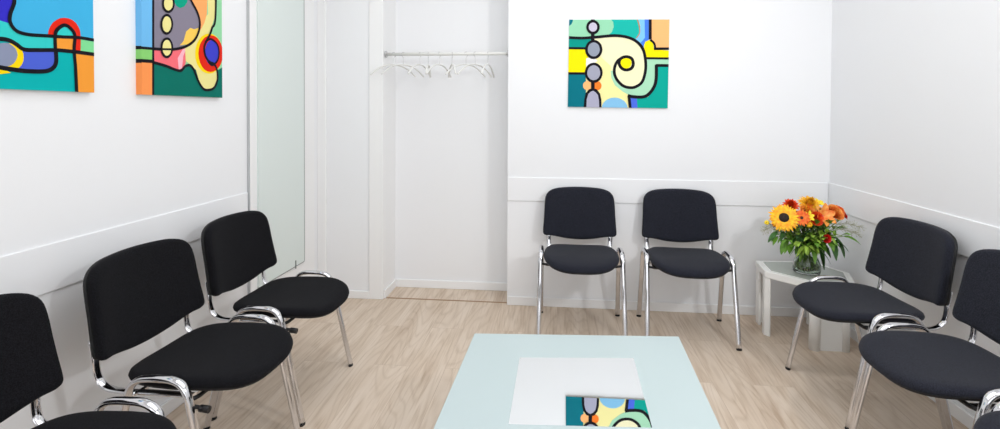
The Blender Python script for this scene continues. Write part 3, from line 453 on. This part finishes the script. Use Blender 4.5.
def frame(nrm):
    n = Vector(nrm).normalized(); u = n.cross(Vector((0,0,1)))
    if u.length < .1: u = Vector((1,0,0))
    u.normalize(); return n, u, n.cross(u).normalized()
def petal(bm, c, n, u, w, ang, r0, r1, wid, lift, curl, mi=0, k=5):
    d = u*math.cos(ang)+w*math.sin(ang); s = n.cross(d); prev = None
    for i in range(k+1):
        f = i/k; r = r0+(r1-r0)*f
        h = lift*f - curl*f*f
        ww = wid*math.sin(math.pi*min(1,.18+.74*f)**.85)*.5
        if i == k: ww *= .25
        p = c+d*r+n*h
        row = [bm.verts.new(p-s*ww+n*ww*.25), bm.verts.new(p), bm.verts.new(p+s*ww+n*ww*.25)]
        if prev:
            for j in (0,1):
                fc = bm.faces.new((prev[j],prev[j+1],row[j+1],row[j])); fc.smooth = True; fc.material_index = mi
        prev = row
def P2(bm, name, m, par, base):
    # meshes are written in world space, then shifted to the parent's base
    bmesh.ops.translate(bm, verts=bm.verts[:], vec=-Vector(base))
    return mesh_obj(name, bm, m, par, True)
def daisy(kind, label, head, nrm, Rr, cr, npet, pm, cm, wid, layers=2, lift=.0, curl=.01):
    head = bq(head); n, u, w = frame(nrm)
    t = thing(kind, label, 'flower', head)
    bm = bmesh.new()
    for l in range(layers):
        for i in range(npet):
            a = 2*math.pi*(i+.5*l)/npet+random.uniform(-.06,.06)
            petal(bm, head+n*(.002-.003*l), n, u, w, a, cr*.6, (Rr*(1-.07*l if layers < 4 else 1-.16*l))*random.uniform(.93,1.05), wid*random.uniform(.85,1.1), lift+(.006*l if layers < 4 else .012*l), curl*random.uniform(.5,1.5), k=4)
    P2(bm, 'petals', pm, t, head)
    bm = bmesh.new(); rings = []
    for k in range(5):
        th = k/4*math.pi/2; r = cr*math.cos(th); h = cr*.45*math.sin(th)
        rings.append([bm.verts.new(head+n*(h)+u*r*math.cos(q*2*math.pi/20)+w*r*math.sin(q*2*math.pi/20)) for q in range(20)] if k < 4 else None)
    top = bm.verts.new(head+n*cr*.45)
    for k in range(3):
        for q in range(20): bm.faces.new((rings[k][q],rings[k][(q+1)%20],rings[k+1][(q+1)%20],rings[k+1][q]))
    for q in range(20): bm.faces.new((rings[3][q],rings[3][(q+1)%20],top))
    P2(bm, 'flower_center', cm, t, head)
    bm = bmesh.new(); sweep(bm, stem_path(head-n*.006), .0026, .0026, None, 7); P2(bm, 'stem', STEM, t, head)
    return t
def rose(kind, label, head, nrm, Rr, pm, layers=5, per=5):
    head = bq(head); n, u, w = frame(nrm); t = thing(kind, label, 'flower', head); bm = bmesh.new()
    for l in range(layers):
        f = (l+1)/layers; r = Rr*f; h = Rr*(1.25-.55*f)
        for i in range(per):
            a0 = 2*math.pi*(i/per)+l*.7; prev = None
            for j in range(6):
                a = a0+(j-2.5)/5*2*math.pi/per*1.5; col = []
                for k in range(5):
                    g = k/4; rr = r*(.25+.75*g**.7)+ (.12*Rr*f*f if k == 4 else 0); hh = h*g - (.10*Rr*(abs(j-2.5)/2.5)**2 if k == 4 else 0)-Rr*.5
                    col.append(bm.verts.new(head+u*rr*math.cos(a)+w*rr*math.sin(a)+n*(hh+.0006*j)))
                if prev:
                    for k in range(4): bm.faces.new((prev[k],prev[k+1],col[k+1],col[k]))
                prev = col
    P2(bm, 'petals', pm, t, head)
    bm = bmesh.new(); sweep(bm, stem_path(head-n*Rr*.45), .0026, .0026, None, 7); P2(bm, 'stem', STEM, t, head)
    return t
def lily(kind, label, head, nrm, Rr, pm):
    head = bq(head); n, u, w = frame(nrm); t = thing(kind, label, 'flower', head); bm = bmesh.new()
    for i in range(6): petal(bm, head, n, u, w, i*math.pi/3+.2, .004, Rr*random.uniform(.9,1.08), Rr*.62, Rr*.75, Rr*.35, k=6)
    P2(bm, 'petals', pm, t, head)
    bm = bmesh.new(); sweep(bm, stem_path(head), .0028, .0028, None, 7); P2(bm, 'stem', STEM, t, head)
    return t
YEL = mat('petal_yellow', (255,190,6), .5, mottle=(60,(250,160,0),(255,208,20)))
CHY = mat('petal_golden', (250,184,20), .5, mottle=(90,(232,150,8),(255,206,50)))
ORG = mat('petal_orange', (250,112,20), .5, mottle=(70,(240,84,14),(255,140,40)))
APR = mat('petal_apricot', (246,146,50), .5, mottle=(50,(236,112,34),(252,176,84)))
RED = mat('petal_red_orange', (236,66,22), .5, mottle=(80,(206,40,14),(250,96,30)))
CRI = mat('petal_red', (206,30,24), .5)
SEED = mat('seed_brown', (38,24,18), .8, bump=(300,1))
YC = mat('centre_orange', (210,110,20), .7); GC = mat('centre_dark', (70,40,18), .7); LY = mat('petal_lemon', (250,222,40), .5)
daisy('sunflower', 'large yellow sunflower with dark brown centre, left front of the bouquet', (1.222,3.31,.752), (-.45,-1,.45), .082, .028, 24, YEL, SEED, .020, 3, .006, .016)
daisy('gerbera', 'orange gerbera with brown centre just right of the sunflower', (1.308,3.29,.757), (-.1,-1,.25), .048, .011, 18, ORG, GC, .012, 2, .004, .006)
daisy('chrysanthemum', 'golden yellow flower head at the top of the bouquet', (1.395,3.40,.815), (0,-.75,.8), .066, .014, 26, CHY, CHY, .015, 8, .008, .016)
daisy('carnation', 'red-orange ruffled flower at the upper left of the bouquet', (1.300,3.42,.800), (-.3,-.8,.7), .048, .008, 14, RED, RED, .018, 7, .010, .008)
rose('rose', 'apricot rose on the right side of the bouquet', (1.535,3.40,.770), (.35,-.8,.75), .046, APR)
lily('lily', 'open orange lily with pointed petals right of the bouquet centre', (1.452,3.36,.757), (.25,-1,.55), .068, APR)
rose('rose', 'small orange rosebud behind the apricot rose', (1.59,3.46,.775), (.6,-.5,.8), .030, ORG, 4)
rose('rose', 'orange-red rose low between the gerbera and the lily', (1.402,3.325,.748), (.1,-1,.3), .036, RED, 5)
lily('freesia', 'lemon yellow blossom between the gerbera and the red rose', (1.352,3.31,.760), (.1,-1,.5), .032, LY)
daisy('daisy', 'tiny yellow daisy below the lemon blossom in the bouquet', (1.352,3.285,.722), (0,-1,.2), .018, .006, 10, YEL, YC, .009, 1)
daisy('daisy', 'tiny yellow daisy at the far left edge of the bouquet', (1.150,3.37,.712), (-.6,-1,.3), .016, .005, 10, LY, YC, .008, 1)
rose('ranunculus', 'small bright red flower low on the right of the bouquet', (1.447,3.30,.645), (.1,-1,.15), .022, CRI, 4)
rose('ranunculus', 'dark red bud at the right edge of the bouquet', (1.612,3.44,.745), (.8,-.6,.3), .015, CRI, 3)
rose('ranunculus', 'small orange-red bud under the sunflower, lower left', (1.185,3.33,.715), (-.5,-1,0), .017, RED, 3)
rose('rose', 'apricot rose tucked between the golden flower head and the gerbera', (1.375,3.37,.785), (-.1,-.8,.7), .040, APR, 5)
lily('freesia', 'pale yellow blossom peeping out behind the lily at the top right', (1.49,3.50,.80), (.3,-.4,1), .042, LY)

def leaf(bm, p, d, L, W, mi=0, droop=.3, k=5):
    d = Vector(d).normalized(); s = d.cross(Vector((0,0,1)))
    if s.length < .05: s = Vector((1,0,0))
    s.normalize(); s = (s+Vector((0,0,random.uniform(-.5,.5)))).normalized(); n = s.cross(d).normalized(); prev = None
    for i in range(k+1):
        f = i/k; q = p+d*L*f-Vector((0,0,1))*droop*L*f*f; w = W*.5*math.sin(math.pi*min(.999,f*.93+.05))**.8
        row = [bm.verts.new(q-s*w+n*w*.3), bm.verts.new(q), bm.verts.new(q+s*w+n*w*.3)]
        if prev:
            for j in (0,1): fc = bm.faces.new((prev[j],prev[j+1],row[j+1],row[j])); fc.material_index = mi; fc.smooth = True
        prev = row
def sprig(label, head, nleaf, L, W, m, group='leafy stems in the bouquet', kind='leafy_stem', droop=.3, spread=1.0):
    head = bq(head); t = thing(kind, label, 'foliage', head, 0, group); path = stem_path(head)
    bm = bmesh.new(); sweep(bm, path, .0024, .0024, None, 6, taper=lambda f: 1-.5*f); P2(bm, 'stem', STEM, t, head)
    bm = bmesh.new(); n = len(path); s0 = int(n*.58); ax = (path[-1]-path[s0]).normalized()
    for i in range(nleaf):
        f = i/max(1,nleaf-1); q = path[min(n-1, s0+int(f*(n-1-s0)))]
        side = Vector((random.gauss(0,1),random.gauss(0,1),random.gauss(0,.7))).normalized()*spread
        leaf(bm, q, ax*(.6+f)+side, L*random.uniform(.7,1.15), W*random.uniform(.8,1.15), droop=droop)
    leaf(bm, path[-1], ax, L, W, droop=droop)
    P2(bm, 'leaves', m, t, head)
SH = 'green leafy stem filling the bouquet beneath the flowers'
C0 = Vector((1.395,3.42,.68))
for i in range(64):
    a = 2*math.pi*random.random(); e = random.uniform(-.55,.75); r = random.uniform(.11,.185)
    h = C0+Vector((math.cos(a)*math.cos(e)*r, math.sin(a)*math.cos(e)*r*.8, math.sin(e)*r*.58))
    if h.y > 3.56 or h.x > 1.62: continue
    if h.z > .74 and h.y < 3.36: h.z -= .05
    sprig(SH, h, random.randint(5,9), random.uniform(.038,.062), random.uniform(.018,.028), GREEN[random.choice((0,0,2,1,2,3,4,2))])
# fuller foliage on the camera side under the blooms
for (x,y,z,m,L,Wd,dr) in ((1.24,3.33,.66,1,.06,.026,.7),(1.30,3.30,.655,3,.06,.028,.6),(1.36,3.28,.66,2,.055,.02,.5),(1.42,3.30,.67,2,.055,.02,.5),
    (1.26,3.32,.60,0,.06,.03,.9),(1.34,3.30,.60,2,.06,.024,.8),(1.20,3.34,.64,0,.055,.024,.8),(1.47,3.33,.62,0,.07,.03,.6),(1.52,3.36,.61,1,.08,.04,.9),(1.50,3.34,.69,4,.05,.018,.4),(1.56,3.38,.69,4,.045,.016,.4),(1.29,3.31,.70,3,.05,.02,.4),(1.38,3.31,.70,3,.05,.02,.4),(1.34,3.34,.69,3,.05,.024,.4),(1.40,3.36,.72,1,.05,.024,.3),(1.45,3.37,.72,1,.05,.024,.3),(1.35,3.37,.73,1,.05,.024,.3),(1.27,3.36,.72,1,.05,.024,.3),(1.30,3.38,.76,1,.05,.02,.3),(1.46,3.40,.77,1,.05,.02,.3),(1.43,3.36,.775,3,.045,.02,.3),(1.24,3.30,.63,0,.065,.026,.5),(1.30,3.28,.625,2,.06,.022,.6),(1.38,3.28,.625,0,.06,.024,.7),(1.44,3.29,.68,2,.055,.022,.4),(1.49,3.31,.66,2,.055,.022,.4),(1.54,3.33,.66,0,.06,.024,.4),(1.22,3.33,.69,2,.045,.018,.4)):
    sprig(SH, (x,y,z), 9, L, Wd, GREEN[m], droop=dr, spread=1.2)
def bigleaf(label, head, L, W, m, dirn, dr):
    head = bq(head); t = thing('broad_leaf', label, 'leaf', head)
    bm = bmesh.new(); sweep(bm, stem_path(head), .0018, .0018, None, 6); P2(bm, 'stem', STEM, t, head)
    bm = bmesh.new(); leaf(bm, head, dirn, L, W, droop=dr, k=8); P2(bm, 'leaf_blade', m, t, head)
bigleaf('broad dark green leaf hanging right of the vase neck', (1.52,3.35,.645), .10, .055, GREEN[1], (.25,-.3,-.8), .2)
bigleaf('pointed green leaf reaching out to the far right of the bouquet', (1.575,3.38,.645), .085, .026, GREEN[0], (1,-.3,-.05), .45)
bigleaf('broad green leaf hanging at the lower left of the bouquet', (1.255,3.33,.635), .085, .045, GREEN[0], (-.5,-.3,-.6), .3)
bigleaf('green leaf curling out at the left of the bouquet', (1.20,3.34,.665), .07, .034, GREEN[1], (-.8,-.2,-.5), .3)
GRS = mat('dry_grass', (168,166,128), .7)
def wisp(label, head, L, dirn):
    head = bq(head); t = thing('grass_spray', label, 'foliage', head); d = Vector(dirn).normalized()
    bm = bmesh.new(); sweep(bm, stem_path(head), .0012, .0012, None, 5); P2(bm, 'stem', STEM, t, head)
    bm = bmesh.new()
    for i in range(22):
        f = i/21; p = head+d*L*f-Vector((0,0,1))*L*.25*f*f
        for j in range(3):
            e = p+(d*.6+Vector((random.gauss(0,.5),random.gauss(0,.5),random.gauss(0,.6)))).normalized()*.024
            sweep(bm, [p,(p+e)/2+Vector((0,0,.002)),e], .0005, .0005, None, 4); leaf(bm, e, e-p, .006, .0035, k=2)
    sweep(bm, [head, head+d*L*.5-Vector((0,0,1))*L*.06, head+d*L-Vector((0,0,1))*L*.25], .0008, .0008, None, 5)
    P2(bm, 'plume', GRS, t, head)
wisp('wispy grass spray leaning right from the bouquet toward the wall', (1.57,3.43,.705), .11, (1,-.25,.15))
wisp('shorter wispy grass spray on the right side, lower', (1.56,3.40,.68), .09, (1,-.35,.0))
wisp('wispy grass spray at the left edge of the bouquet', (1.20,3.37,.69), .075, (-1,-.2,-.1))

# ---------------------------------------------------------------- coat rail and hangers
RY, RZ = 3.492, 1.738
t = thing('coat_rail', 'slim white coat rail spanning the alcove', 'coat rail', (-.787, RY, RZ))
bm = bmesh.new(); sweep(bm, [(-.436,0,0),(0,0,0),(.442,0,0)], .0115, .0115, None, 16); mesh_obj('rail', bm, HANG, t)
for x0, x1 in ((-.438,-.430),(.434,.442)):
    bm = bmesh.new(); sweep(bm, [(x0,0,0),(x1,0,0)], .024, .024, None, 20); mesh_obj('end_bracket', bm, STEEL, t)
def hanger(label, x, yaw, flip):
    t = thing('coat_hanger', label, 'coat hanger', (x, RY, RZ), yaw, 'white hangers on the coat rail')
    s = flip
    bm = bmesh.new()
    hk = [(s*.0165*math.sin(a), 0, .0165*math.cos(a)-.003) for a in [R(q) for q in range(-70,181,18)]]
    hk = [(x_,0,z_) for x_,_,z_ in hk]
    path = catmull([(-p[0],0,p[2]) for p in hk][0:1]+[(-p[0],0,p[2]) for p in hk][1:]+[(0,0,-.03),(0,0,-.06),(0,0,-.078)], 2)
    sweep(bm, path, .0020, .0020, (0,1,0), 8); mesh_obj('hook', bm, STEEL, t)
    bm = bmesh.new()
    A = [(-.178,0,-.152),(-.162,0,-.138),(-.125,0,-.110),(-.078,0,-.087),(-.038,0,-.078),(0,0,-.075),(.038,0,-.078),(.078,0,-.087),(.125,0,-.110),(.162,0,-.138),(.178,0,-.152)]
    sweep(bm, catmull(A, 4), .0065, .0045, (0,1,0), 10); mesh_obj('shoulder_bar', bm, HANG, t)
names = ['first', 'second', 'third', 'fourth', 'fifth', 'sixth', 'seventh', 'eighth', 'ninth']
for i, (x, yw) in enumerate(((-1.165,48),(-1.095,52),(-.975,80),(-.915,100),(-.835,75),(-.745,110),(-.645,50),(-.58,58),(-.49,84))):
    hanger('white plastic coat hanger, %s from the left on the alcove rail' % names[i], x, R(yw), 1 if i % 2 else -1)

# ---------------------------------------------------------------- light
w = bpy.data.worlds.new('World'); scene.world = w; w.use_nodes = True
bg = w.node_tree.nodes['Background']; bg.inputs[0].default_value = (.93,.96,1,1); bg.inputs[1].default_value = .85
def area(name, loc, target, sx, sy, power, col=(1,1,1)):
    l = bpy.data.lights.new(name, 'AREA'); l.shape = 'RECTANGLE'; l.size = sx; l.size_y = sy; l.energy = power; l.color = col
    o = bpy.data.objects.new(name, l); COL.objects.link(o); o.location = loc
    o.rotation_euler = (Vector(target)-Vector(loc)).to_track_quat('-Z','Y').to_euler()
    return o
area('ceiling_light', (0,1.8,2.72), (0,1.8,0), 2.4, 2.6, 30, (.98,.99,1))
area('flash_light', (1.5,.65,2.1), (-.6,3.6,1.2), .22, .22, 20, (.98,.99,1))
area('fill_light', (.3,-2.1,1.5), (0,4,1.1), 2.8, 2.2, 22, (.97,.985,1))  # unseen fill light added behind the camera; no window stands there

# ---------------------------------------------------------------- camera
cd = bpy.data.cameras.new('camera'); cam = bpy.data.objects.new('camera', cd); COL.objects.link(cam)
F, CX, CY, YAW, PITCH, ROLL, H = 504.597, 509.757, 119.511, .096, -.017, .005, 1.34
cd.sensor_width = 36; cd.lens = F*36/1000; cd.clip_start = .02
cd.shift_x = -(CX-500)/1000; cd.shift_y = (CY-214.5)/1000
cam.matrix_world = Matrix.Translation((0,0,H)) @ Matrix.Rotation(YAW,4,'Z') @ Matrix.Rotation(math.pi/2+PITCH,4,'X') @ Matrix.Rotation(ROLL,4,'Z')
scene.camera = cam
vs = scene.view_settings; vs.view_transform = 'Standard'; vs.look = 'None'; vs.exposure = 0
